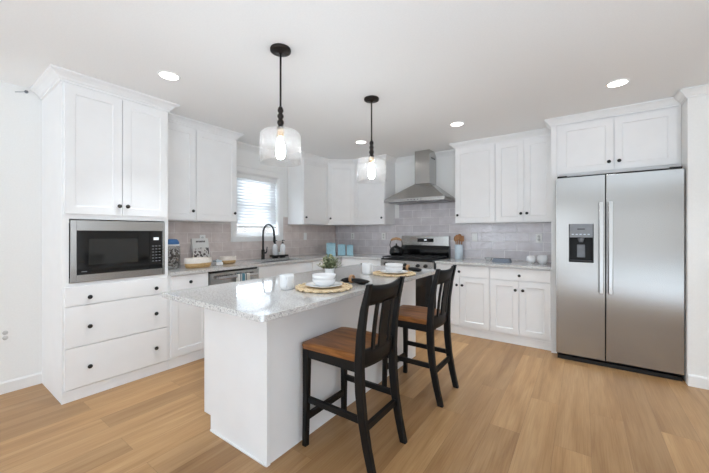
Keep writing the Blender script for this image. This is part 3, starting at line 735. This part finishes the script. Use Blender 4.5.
MB().lathe([(.052, 0), (.056, .004), (.056, .200), (.054, .205), (.050, .203), (.050, .012), (0, .010)], (0, 0, 0), 28, caps=False).build('body', 'pale_blue', t, False)
heads = [('wooden_spoon', -.022, .0, -.08, .0, 'round-headed wooden spoon tilted left in the crock'), ('wooden_spatula', -.002, -.021, -.01, -.06, 'flat wooden spatula at the front of the crock'), ('wooden_spoon', .0, .021, .0, .06, 'upright wooden spoon at the back of the crock'), ('wooden_spatula', .022, .0, .09, .0, 'flat wooden spatula leaning right in the crock')]
for k, (nm, ox, oy, tx, ty_, lab) in enumerate(heads):
    d = Vector((tx, ty_, 1)).normalized(); p = Vector((CX+ox, CY+oy, CT+.014)); m = MB(); L_ = .245+.014*(k % 3)
    m.tube([p, p+d*.12, p+d*L_], [.006, .006, .0075], 8)
    c = p+d*(L_+.028)
    if 'spoon' in nm: m.ell(c, (.029, .011, .040), 14, 8)
    else:
        m.box(c.x-.027, c.x+.027, c.y-.004, c.y+.004, c.z-.038, c.z+.042, .003)
    tag(m.build(nm, 'utensil'), lab, 'utensil', 'wooden utensils in the crock')

# right worktop bits
def rbowl(x, y, r, lab):
    t = thing('round_bowl', lab, 'bowl', (x, y, CT), 'round white bowls by the refrigerator')
    MB().lathe([(r*.55, 0), (r*.62, .004), (r*.92, r*.5), (r, r*.95), (r*.95, r*1.4), (r*.80, r*1.72), (r*.76, r*1.74), (r*.74, r*1.70), (r*.88, r*1.4), (r*.93, r*.95), (r*.8, r*.4), (0, r*.2)], (0, 0, 0), 30, caps=False).build('body', 'white_ceramic', t, False)
rbowl(3.272, -.26, .052, 'smaller round white bowl, farther from the refrigerator panel')
rbowl(3.392, -.26, .060, 'larger round white bowl nearest the refrigerator panel')
t = thing('folded_towel', 'folded slate-blue cloth lying on the right worktop', 'cloth', (2.95, -.30, CT))
m = MB()
for k, (w_, dz) in enumerate(((.105, 0), (.10, .015), (.095, .030))): m.box(-w_, w_, -.07, .07, dz, dz+.0145, .006)
m.build('cloth', 'cloth_blue', t, False)
MB().box(-.108, .108, -.02, .02, .0445, .048, .0015).build('band', 'ink', t, False)
t = thing('glass_dish', 'small clear glass dish left of the folded cloth', 'dish', (2.785, -.27, CT))
MB().lathe([(.03, 0), (.045, .03), (.05, .05), (.047, .05), (.042, .03), (.028, .006), (0, .006)], (0, 0, 0), 24, caps=False).build('body', 'jar_glass', t, False)

# outlets
def outlet(f, u, d, z, label, w=.072, h=.115, rocker=False):
    t = thing('wall_outlet', label, 'outlet', f(u, d, z))
    MB(f).box(u-w/2, u+w/2, d, d+.006, z-h/2, z+h/2, .002).build('plate', 'white_plastic', t)
    if rocker: MB(f).box(u-.016, u+.016, d+.0062, d+.010, z-.032, z+.032, .002).build('rocker', 'white_plastic', t)
    else:
        for s_ in (-.021, .021): MB(f).lathe([(.017, 0), (.017, .0015), (0, .0018)], (u, d+.0062, z+s_), 16, (0, 1, 0)).box(u-.007, u-.004, d+.0081, d+.0085, z+s_-.003, z+s_+.006).box(u+.004, u+.007, d+.0081, d+.0085, z+s_-.003, z+s_+.006).build('socket', 'grey_light' if 'grey_light' in M else 'white_plastic', t)
outlet(fL, -2.59, .0105, 1.205, 'white outlet plate behind the recipe box')
outlet(fL, -.818, .0105, 1.228, 'white outlet plate on window-wall tile near the corner', rocker=True)
outlet(fR, .41, .0105, 1.226, 'white outlet plate above the smallest blue canister')
outlet(fR, 1.054, .0105, 1.228, 'white outlet plate left of the kettle')
outlet(fR, 2.542, .0105, 1.224, 'white switch plate right of the utensil crock', rocker=True)
outlet(fR, 3.333, .0105, 1.218, 'white outlet plate above the round white bowls')
outlet(fL, -4.225, .0005, .465, 'white outlet low on the bare left wall')
t = thing('wall_hook', 'tiny dark hook high on the wall beside the tall cabinet', 'hook', (.0, -4.12, 2.45))
MB().lathe([(.012, 0), (.012, .012), (.006, .016), (.006, .024), (0, .024)], (.0005, -4.105, 2.463), 14, (1, 0, 0)).tube([(.012, -4.105, 2.463), (.006, -4.14, 2.45), (.004, -4.17, 2.44)], .002, 6).build('hook', 'grey_mid', t)

# ------------------------------------------------------------------ refrigerator
t = thing('refrigerator', 'tall stainless side-by-side refrigerator with water dispenser', 'refrigerator', (4.03, -.4, 0))
FX0, FX1, FS, FF = 3.564, 4.499, 3.963, .8123
MB(fR).box(FX0+.004, FX1-.004, .04, .735, .03, 1.866).build('body', 'gap', t)
MB(fR).box(FX0+.01, FX1-.01, .735, .79, .0, .035).build('kick_grille', 'gap', t)
FB, FT = .062, 1.843
# freezer door with a real dispenser recess
dx0, dx1, dz0, dz1 = 3.672, 3.872, .995, 1.375
m = MB(fR); D0 = .7355; bv = 0
m.box(FX0, dx0, D0, FF, FB, FT); m.box(dx1, FS-.004, D0, FF, FB, FT); m.box(dx0, dx1, D0, FF, FB, dz0); m.box(dx0, dx1, D0, FF, dz1, FT)
ld = m.build('freezer_door', 'steel_fridge', t)
rd = MB(fR).box(FS+.004, FX1, D0, FF, FB, FT, .004).build('fresh_food_door', 'steel_fridge', t)
def fh(u): 
    m = MB(fR); m.box(u-.018, u+.018, FF+.035, FF+.058, .705, 1.585, .006); m.box(u-.012, u+.012, FF, FF+.036, .725, .765, .003); m.box(u-.012, u+.012, FF, FF+.036, 1.525, 1.565, .003); return m
fh(FS-.034).build('handle', 'steel', ld); fh(FS+.036).build('handle', 'steel', rd)
m = MB(fR); e = .006
m.box(dx0, dx0+e, D0, FF+.006, dz0, dz1); m.box(dx1-e, dx1, D0, FF+.006, dz0, dz1); m.box(dx0+e, dx1-e, D0, FF+.012, dz0, dz0+.014); m.box(dx0+e, dx1-e, D0, D0+.004, dz0+.014, 1.24)
m.build('dispenser_recess', 'gap', ld)
MB(fR).box(dx0+e, dx1-e, D0, FF+.008, 1.24, dz1, .003).build('dispenser_panel', 'grey_mid', ld)
MB(fR).box(dx0+.07, dx1-.07, FF+.0082, FF+.0088, 1.318, 1.330).build('dispenser_marking', 'grey_dark', ld)
for k in range(5): MB(fR).box(dx0+.024+k*.032, dx0+.042+k*.032, FF+.0082, FF+.0088, 1.268, 1.276).build('dispenser_button', 'pale_blue', ld)
MB(fR).lathe([(.028, 0), (.022, -.03), (.015, -.045)], ((dx0+dx1)/2, FF-.035, 1.239), 16).build('dispenser_nozzle', 'grey_mid', ld)
MB(fR).box((dx0+dx1)/2-.034, (dx0+dx1)/2+.034, D0+.006, D0+.018, 1.04, 1.17, .004).build('dispenser_paddle', 'grey_mid', ld)
MB(fR).box(dx0+.012, dx1-.012, D0+.006, FF+.004, dz0+.0145, dz0+.019).build('drip_tray', 'grey_dark', ld)
MB(fR).lathe([(.015, .0002), (.015, .0008), (0, .0008)], (4.385, FF, 1.79), 24, (0, 1, 0), smooth=False).build('round_emblem', 'steel_fridge', rd)
MB(fR).lathe([(.026, .0002), (.026, .0006), (0, .0006)], (3.645, FF, .925), 24, (0, 1, 0), smooth=False).build('round_sticker', 'steel_fridge', ld)
MB(fR).box(FX0+.01, FX0+.09, .74, .79, 1.8435, 1.866, .002).box(FX1-.09, FX1-.01, .74, .79, 1.8435, 1.866, .002).build('hinge_cover', 'gap', t)

# ------------------------------------------------------------------ island
IX0, IX1, IY0, IY1 = 1.7325, 2.364, -3.537, -1.60
t = thing('island_cabinet', 'white kitchen island base with plain panels and toe kick', 'kitchen island', ((IX0+IX1)/2, (IY0+IY1)/2, 0))
m = MB(); m.box(IX0+.02, IX1-.012, IY0+.02, IY1-.02, .10, CZ-.001); m.box(IX0+.075, IX1-.012, IY0+.02, IY1-.02, 0, .10); m.build('body', 'island', t)
for ya, yb in ((IY0, IY0+.0195), (IY1-.0195, IY1)):
    m = MB(); m.prism([(IX0, .1), (IX0+.075, .1), (IX0+.075, 0), (IX1-.0, 0), (IX1-.0, CZ-.001), (IX0, CZ-.001)], ya, yb)
    for v in m.b.verts: v.co = (v.co.x, v.co.z, v.co.y)
    m.build('end_panel', 'island', t)
MB().box(IX1-.0115, IX1-.002, IY0+.02, IY1-.02, 0, CZ-.001).build('back_panel', 'island', t)
MB().box(IX1+.0002, IX1+.006, IY0-.004, IY0+.022, 0, CZ-.001, .001).build('corner_trim', 'island', t)
MB().box(IX0+.078, IX1, IY0-.008, IY0-.0002, 0, .012, .003).build('shoe_molding', 'island', t)
for k in range(3):
    a = IY0+.03+k*.627; b = a+.62
    f = lambda u, d, z: (IX0+.02-d, u, z)
    drawer(f, a, b, .735, .876, 0.0, t, [((a+b)/2, .806)]); door(f, a, (a+b)/2, .112, .731, 0, t, [((a+b)/2-.04, .66)]); door(f, (a+b)/2, b, .112, .731, 0, t, [((a+b)/2+.04, .66)])
def rrect(x0, x1, y0, y1, r, n=6):
    P = []
    for cx_, cy_, a0 in ((x1-r, y1-r, 0), (x0+r, y1-r, PI/2), (x0+r, y0+r, PI), (x1-r, y0+r, 1.5*PI)):
        for k in range(n+1): a = a0+PI/2*k/n; P.append((cx_+r*math.cos(a), cy_+r*math.sin(a)))
    return P
tag(MB().prism(rrect(1.6215, 2.6085, -3.764, -1.57, .03), CZ, .9145, .003).build('island_countertop', 'quartz'), 'speckled pale quartz island top overhanging on the stool side', 'countertop')

# ------------------------------------------------------------------ bar stools
def stool():
    t = thing('bar_stool', 'x', 'stool', (0, 0, 0), 'counter stools at the island')
    for sy in (-1, 1):
        MB().bar([(-.005, .192*sy, 0), (.0, .188*sy, .30), (.0, .184*sy, .592)], [(.017, .017), (.019, .019), (.022, .022)]).build('front_leg', 'wood_black', t, False)
        P = [(.468, .178*sy, 0), (.434, .180*sy, .14), (.408, .182*sy, .28), (.393, .184*sy, .42), (.388, .185*sy, .58), (.398, .186*sy, .74), (.420, .187*sy, .88), (.455, .188*sy, 1.018)]
        MB().bar(P, [(.021, .017), (.023, .018), (.024, .019), (.025, .020), (.025, .020), (.022, .019), (.019, .018), (.012, .017)]).build('back_post', 'wood_black', t, False)
    # saddle seat
    def top(u, v):
        x = -.028+.418*u; hw = .220-.018*u; y = (2*v-1)*hw
        r = .03; z = .628-.010*math.exp(-((y/.11)**2))*math.sin(PI*min(1, max(0, u*1.05)))-.008*(1-u)**6
        cx_ = max(0, abs(2*v-1)-.86)/.14
        return (x+(.02*cx_**2 if u < .5 else 0)*(1-u), y, z-.004*cx_**2)
    m = MB(); n = 16; tt = bmesh.new()
    Tp = [[tt.verts.new(top(i/n, j/n)) for j in range(n+1)] for i in range(n+1)]
    Bt = [[tt.verts.new((lambda p: (p[0]*.985+.004, p[1]*.975, .5925))(top(i/n, j/n))) for j in range(n+1)] for i in range(n+1)]
    for i in range(n):
        for j in range(n):
            tt.faces.new((Tp[i][j], Tp[i+1][j], Tp[i+1][j+1], Tp[i][j+1])).smooth = True; tt.faces.new((Bt[i][j], Bt[i][j+1], Bt[i+1][j+1], Bt[i+1][j]))
    for i in range(n):
        tt.faces.new((Tp[i][0], Bt[i][0], Bt[i+1][0], Tp[i+1][0])); tt.faces.new((Tp[i][n], Tp[i+1][n], Bt[i+1][n], Bt[i][n]))
        tt.faces.new((Tp[0][i], Tp[0][i+1], Bt[0][i+1], Bt[0][i])); tt.faces.new((Tp[n][i], Bt[n][i], Bt[n][i+1], Tp[n][i+1]))
    m._add(tt); m.build('seat', 'seat', t, False)
    m = MB()
    m.box(.018, .37, -.196, -.172, .535, .5915); m.box(.018, .37, .172, .196, .535, .5915); m.box(-.012, .010, -.156, .156, .535, .5915)
    m.build('apron', 'wood_black', t, False)
    def bow(y, z): return .396+(.022 if z < .7 else .056)*0+.030*(1-(y/.175)**2)
    def rail(z0, z1, off0, off1, name, crest=0):
        def fn(u, v):
            y = -.178+.356*u; zz = z0+(z1-z0)*v; x = off0+(off1-off0)*v+.026*(1-(y/.178)**2)
            return (x, y, zz-(crest*(1-(2*u-1)**2) if v > .5 else 0))
        m = MB(); m.grid(fn, 16, 4, thick=.020)
        return m.build(name, 'wood_black', t, False)
    rail(.895, 1.008, .424, .452, 'top_rail', .014)
    rail(.548, .645, .388, .392, 'lower_rail')
    for y, hw in ((-.088, .014), (0, .039), (.088, .014)):
        P = []
        for k in range(7):
            z = .64+.262*k/6; a = k/6; x = .392+(.424-.392)*a+.026*(1-(y/.178)**2)-.004*math.sin(PI*a)
            P.append((x, y, z))
        MB().bar(P, [(.007, hw)]*7).build('slat', 'wood_black', t, False)
    for sy in (-1, 1):
        tt = [(.012, .176*sy, .285), (.392, .172*sy, .275)]
        MB().box(.018, .385, .184*sy-.011, .184*sy+.011, .262, .298, .003).build('side_stretcher', 'wood_black', t, False)
    MB().box(-.012, .010, -.172, .172, .150, .190, .003).build('footrest', 'wood_black', t, False)
    MB().box(.402, .424, -.164, .164, .215, .255, .003).build('back_stretcher', 'wood_black', t, False)
    return t
s1 = stool(); s1.location = (2.415, -3.088, 0); s1['label'] = 'black bar stool with brown seat nearest the camera'
s2 = dup(s1, (2.455, -2.205, 0), None, 'black bar stool with brown seat farther along, toward the range')

# ------------------------------------------------------------------ place settings
IT = .9150
def mug(x, y, ang, label):
    t = thing('mug', label, 'mug', (x, y, IT)); t.rotation_euler = (0, 0, ang)
    MB().lathe([(.036, 0), (.043, .004), (.047, .03), (.047, .085), (.045, .098), (.0425, .098), (.0435, .085), (.0435, .03), (.038, .008), (0, .007)], (0, 0, 0), 32, caps=False).build('body', 'white_ceramic', t, False)
    MB().tube([(.044, 0, .078), (.062, 0, .080), (.075, 0, .066), (.076, 0, .045), (.066, 0, .028), (.044, 0, .024)], .006, 10).build('handle', 'white_ceramic', t, False)
mug(2.184, -3.222, -.70, 'white mug with its handle facing the camera, by the near placemat')
mug(2.193, -2.265, 2.2, 'white mug left of the far place setting')
def setting(x, y, ang, who):
    t = thing('placemat', 'round woven straw placemat at the %s stool' % who, 'placemat', (x, y, IT)); t.rotation_euler = (0, 0, ang)
    m = MB(); n = 96
    prof = []
    for k in range(8):
        r = .172*(k+.5)/8
        tt = MB(); tt.tube([(r*math.cos(2*PI*j/48), r*math.sin(2*PI*j/48), 0) for j in range(49)], .0108, 8)
        for v in tt.b.verts: v.co.z = .0052+v.co.z*.45
        m._add(tt.b)
    m.build('mat', 'straw', t, False)
    m = MB(); nb = 40
    for ph in (0, PI):
        pts = [((.180+.007*math.cos(nb/2*2*PI*j/240+ph))*math.cos(2*PI*j/240), (.180+.007*math.cos(nb/2*2*PI*j/240+ph))*math.sin(2*PI*j/240), .0105+.004*math.sin(nb*2*PI*j/240+ph)) for j in range(241)]
        m.tube(pts, .0065, 6)
    m.build('braided_edge', 'straw', t, False)
    z = IT+.0112
    t = thing('dinner_plate', 'white dinner plate on the %s straw placemat' % who, 'plate', (x, y, z))
    MB().lathe([(.07, 0), (.08, .003), (.118, .014), (.125, .018), (.124, .020), (.116, .017), (.078, .007), (0, .006)], (0, 0, 0), 48).build('dish', 'white_ceramic', t, False)
    z2 = z+.0075
    for k, (r, h, lab) in enumerate(((.078, .048, 'lower white bowl stacked on the %s dinner plate'), (.080, .048, 'upper white bowl of the stack at the %s setting'))):
        t = thing('soup_bowl', lab % who, 'bowl', (x, y, z2+k*.0285), 'white bowls stacked on the plates')
        q = .95
        MB().lathe([(r*.55, 0), (r*.60, .004), (r*.86, .014), (r*.97, h*.6), (r, h), (r*.97, h), (r*.93, h*.6), (r*.80, .020), (r*.5, .012), (0, .0115)], (0, 0, 0), 40, caps=True).build('dish', 'white_ceramic', t, False)
def napkin(x, y, ang, who, s=1.0):
    t = thing('napkin', 'black linen napkin with a wooden ring at the %s setting' % who, 'napkin', (x, y, IT)); t.rotation_euler = (0, 0, ang)
    def half(sg, ln, wd):
        m = MB()
        def fn(u, v):
            a = 2*PI*v; xx = sg*ln*u; w_ = .017+(wd-.017)*min(1, u*1.25)**.8*(1-.25*max(0, u-.75)*4*0); hh = .011+.008*math.sin(PI*min(1, u*1.05))
            e = 1-max(0, (u-.85)/.15)**2*.75
            ruf = 1+.22*math.sin(5*a+2.2*u*3)*u
            return (xx+.012*math.cos(3*a)*u, w_*e*ruf*math.cos(a), .0225+hh*e*ruf*math.sin(a)*.95-.007*u)
        m.grid(fn, 14, 28); m.ell((sg*ln, 0, .016), (.006, wd*.45, .010), 12, 8); return m
    o = half(1, .130, .045); 
    m2 = half(-1, .085, .030)
    o._add(m2.b); o.build('cloth', 'napkin', t, False)
    MB().grid(lambda u, v: ((.014*math.cos(2*PI*v)*.9), (.0265+.0045*math.sin(2*PI*v))*math.cos(2*PI*u), .0312+(.0265+.0045*math.sin(2*PI*v))*math.sin(2*PI*u)), 28, 10).build('ring', 'ring', t, False)
setting(2.366, -3.058, .2, 'near'); setting(2.408, -2.152, .6, 'far')
napkin(2.385, -2.765, .05, 'near'); napkin(2.39, -1.835, .12, 'far')

# plant
t = thing('potted_plant', 'small leafy green plant in white pot on the island', 'plant', (2.085, -2.665, IT))
MB().lathe([(.030, 0), (.034, .004), (.041, .075), (.041, .082), (.037, .082), (.036, .07), (0, .068)], (0, 0, 0), 28, caps=False).build('pot', 'white_ceramic', t, False)
ms = MB(); ml_ = [MB(), MB()]
rnd = random.Random(3)
for k in range(84):
    a = rnd.uniform(0, 2*PI); tilt = rnd.uniform(.05, 1.45); L_ = rnd.uniform(.080, .112)*(1-.12*tilt/1.45)
    d = Vector((math.cos(a)*math.sin(tilt), math.sin(a)*math.sin(tilt), math.cos(tilt))); base = Vector((rnd.uniform(-.018, .018), rnd.uniform(-.018, .018), .07))
    pts = [base+d*L_*q+Vector((0, 0, .012*q*q)) for q in (0, .35, .7, 1)]; ms.tube(pts, .0014, 5)
    for q in range(9):
        f_ = .35+.65*q/8; p = base+d*L_*f_+Vector((0, 0, .012*f_*f_)); aa = rnd.uniform(0, 2*PI); el = rnd.uniform(-.2, .9)
        n = Vector((math.cos(aa)*math.cos(el), math.sin(aa)*math.cos(el), math.sin(el))); side = n.cross(Vector((0, 0, 1))).normalized(); ln = rnd.uniform(.016, .028); wd = ln*.42
        up = side.cross(n)*.003
        tt = bmesh.new(); vs = [tt.verts.new(v) for v in (p, p+n*ln*.45+side*wd+up, p+n*ln, p+n*ln*.45-side*wd+up)]
        tt.faces.new(vs); ml_[0 if rnd.random() < .6 else 1]._add(tt)
ms.build('stems', 'stem', t, False); ml_[0].build('foliage', 'leaf', t, False); ml_[1].build('pale_foliage', 'leaf_pale', t, False)

# ------------------------------------------------------------------ ceiling lights
for x, y, lab in ((1.187, -3.512, 'round recessed ceiling light above the tall cabinet'), (4.014, -1.35, 'round recessed ceiling light in front of the refrigerator'), (2.644, -1.124, 'round recessed ceiling light right of the hood'), (1.372, -1.157, 'small recessed ceiling light behind the far pendant')):
    t = thing('recessed_light', lab, 'ceiling light', (x, y, CEIL))
    MB().lathe([(.078, 0), (.078, -.004), (.066, -.007), (.064, -.004), (.064, 0)], (0, 0, 0), 36, caps=False).build('trim_ring', 'white_plastic', t, False)
    MB().lathe([(0, -.002), (.064, -.002), (.064, -.0035), (0, -.0035)], (0, 0, 0), 36).build('lens', 'lamp', t, False)
    l = bpy.data.lights.new('recessed_lamp', 'AREA'); l.shape = 'DISK'; l.size = .12; l.energy = 5; l.color = (.84, .93, 1.0); l.spread = 1.35
    o = bpy.data.objects.new('recessed_lamp', l); COL.objects.link(o); o.parent = t; o.location = (0, 0, -.012)

def pendant(x, y, label):
    t = thing('pendant_light', label, 'pendant light', (x, y, CEIL), 'pendant lights over the island')
    MB().lathe([(.066, 0), (.068, -.006), (.066, -.018), (.050, -.024), (.012, -.026), (.010, -.034), (0, -.034)], (0, 0, 0), 36).build('canopy', 'bronze', t, False)
    MB().tube([(0, 0, -.034), (0, 0, -.385)], .0065, 10).build('rod', 'bronze', t, False)
    prof = [(.008, -.38), (.014, -.388), (.019, -.40), (.019, -.412), (.012, -.422), (.012, -.426), (.020, -.437), (.021, -.448), (.014, -.460), (.012, -.464), (.021, -.476), (.023, -.49), (.015, -.503), (.013, -.508), (.022, -.515), (.024, -.530), (0, -.530)]
    MB().lathe(prof, (0, 0, 0), 24).build('turned_stem', 'bronze', t, False)
    MB().lathe([(.021, -.531), (.021, -.575), (.017, -.582), (0, -.582)], (0, 0, 0), 20).build('socket', 'ring_light' if 'ring_light' in M else 'tan', t, False)
    MB().lathe([(.025, -.529), (.06, -.534), (.108, -.545), (.126, -.556), (.133, -.575), (.134, -.752), (.1315, -.752), (.1305, -.576), (.124, -.560), (.107, -.549), (.06, -.5375), (.025, -.532)], (0, 0, 0), 48, caps=False).build('glass_shade', 'shade', t, False)
    MB().lathe([(.012, -.583), (.014, -.60), (.026, -.635), (.031, -.665), (.030, -.695), (.020, -.720), (0, -.728)], (0, 0, 0), 20).build('bulb', 'bulb', t, False)
    return t
p_ = pendant(2.161, -3.257, 'nearer glass pendant light over the island')
dup(p_, (2.233, -2.252, CEIL), None, 'farther glass pendant light over the island')
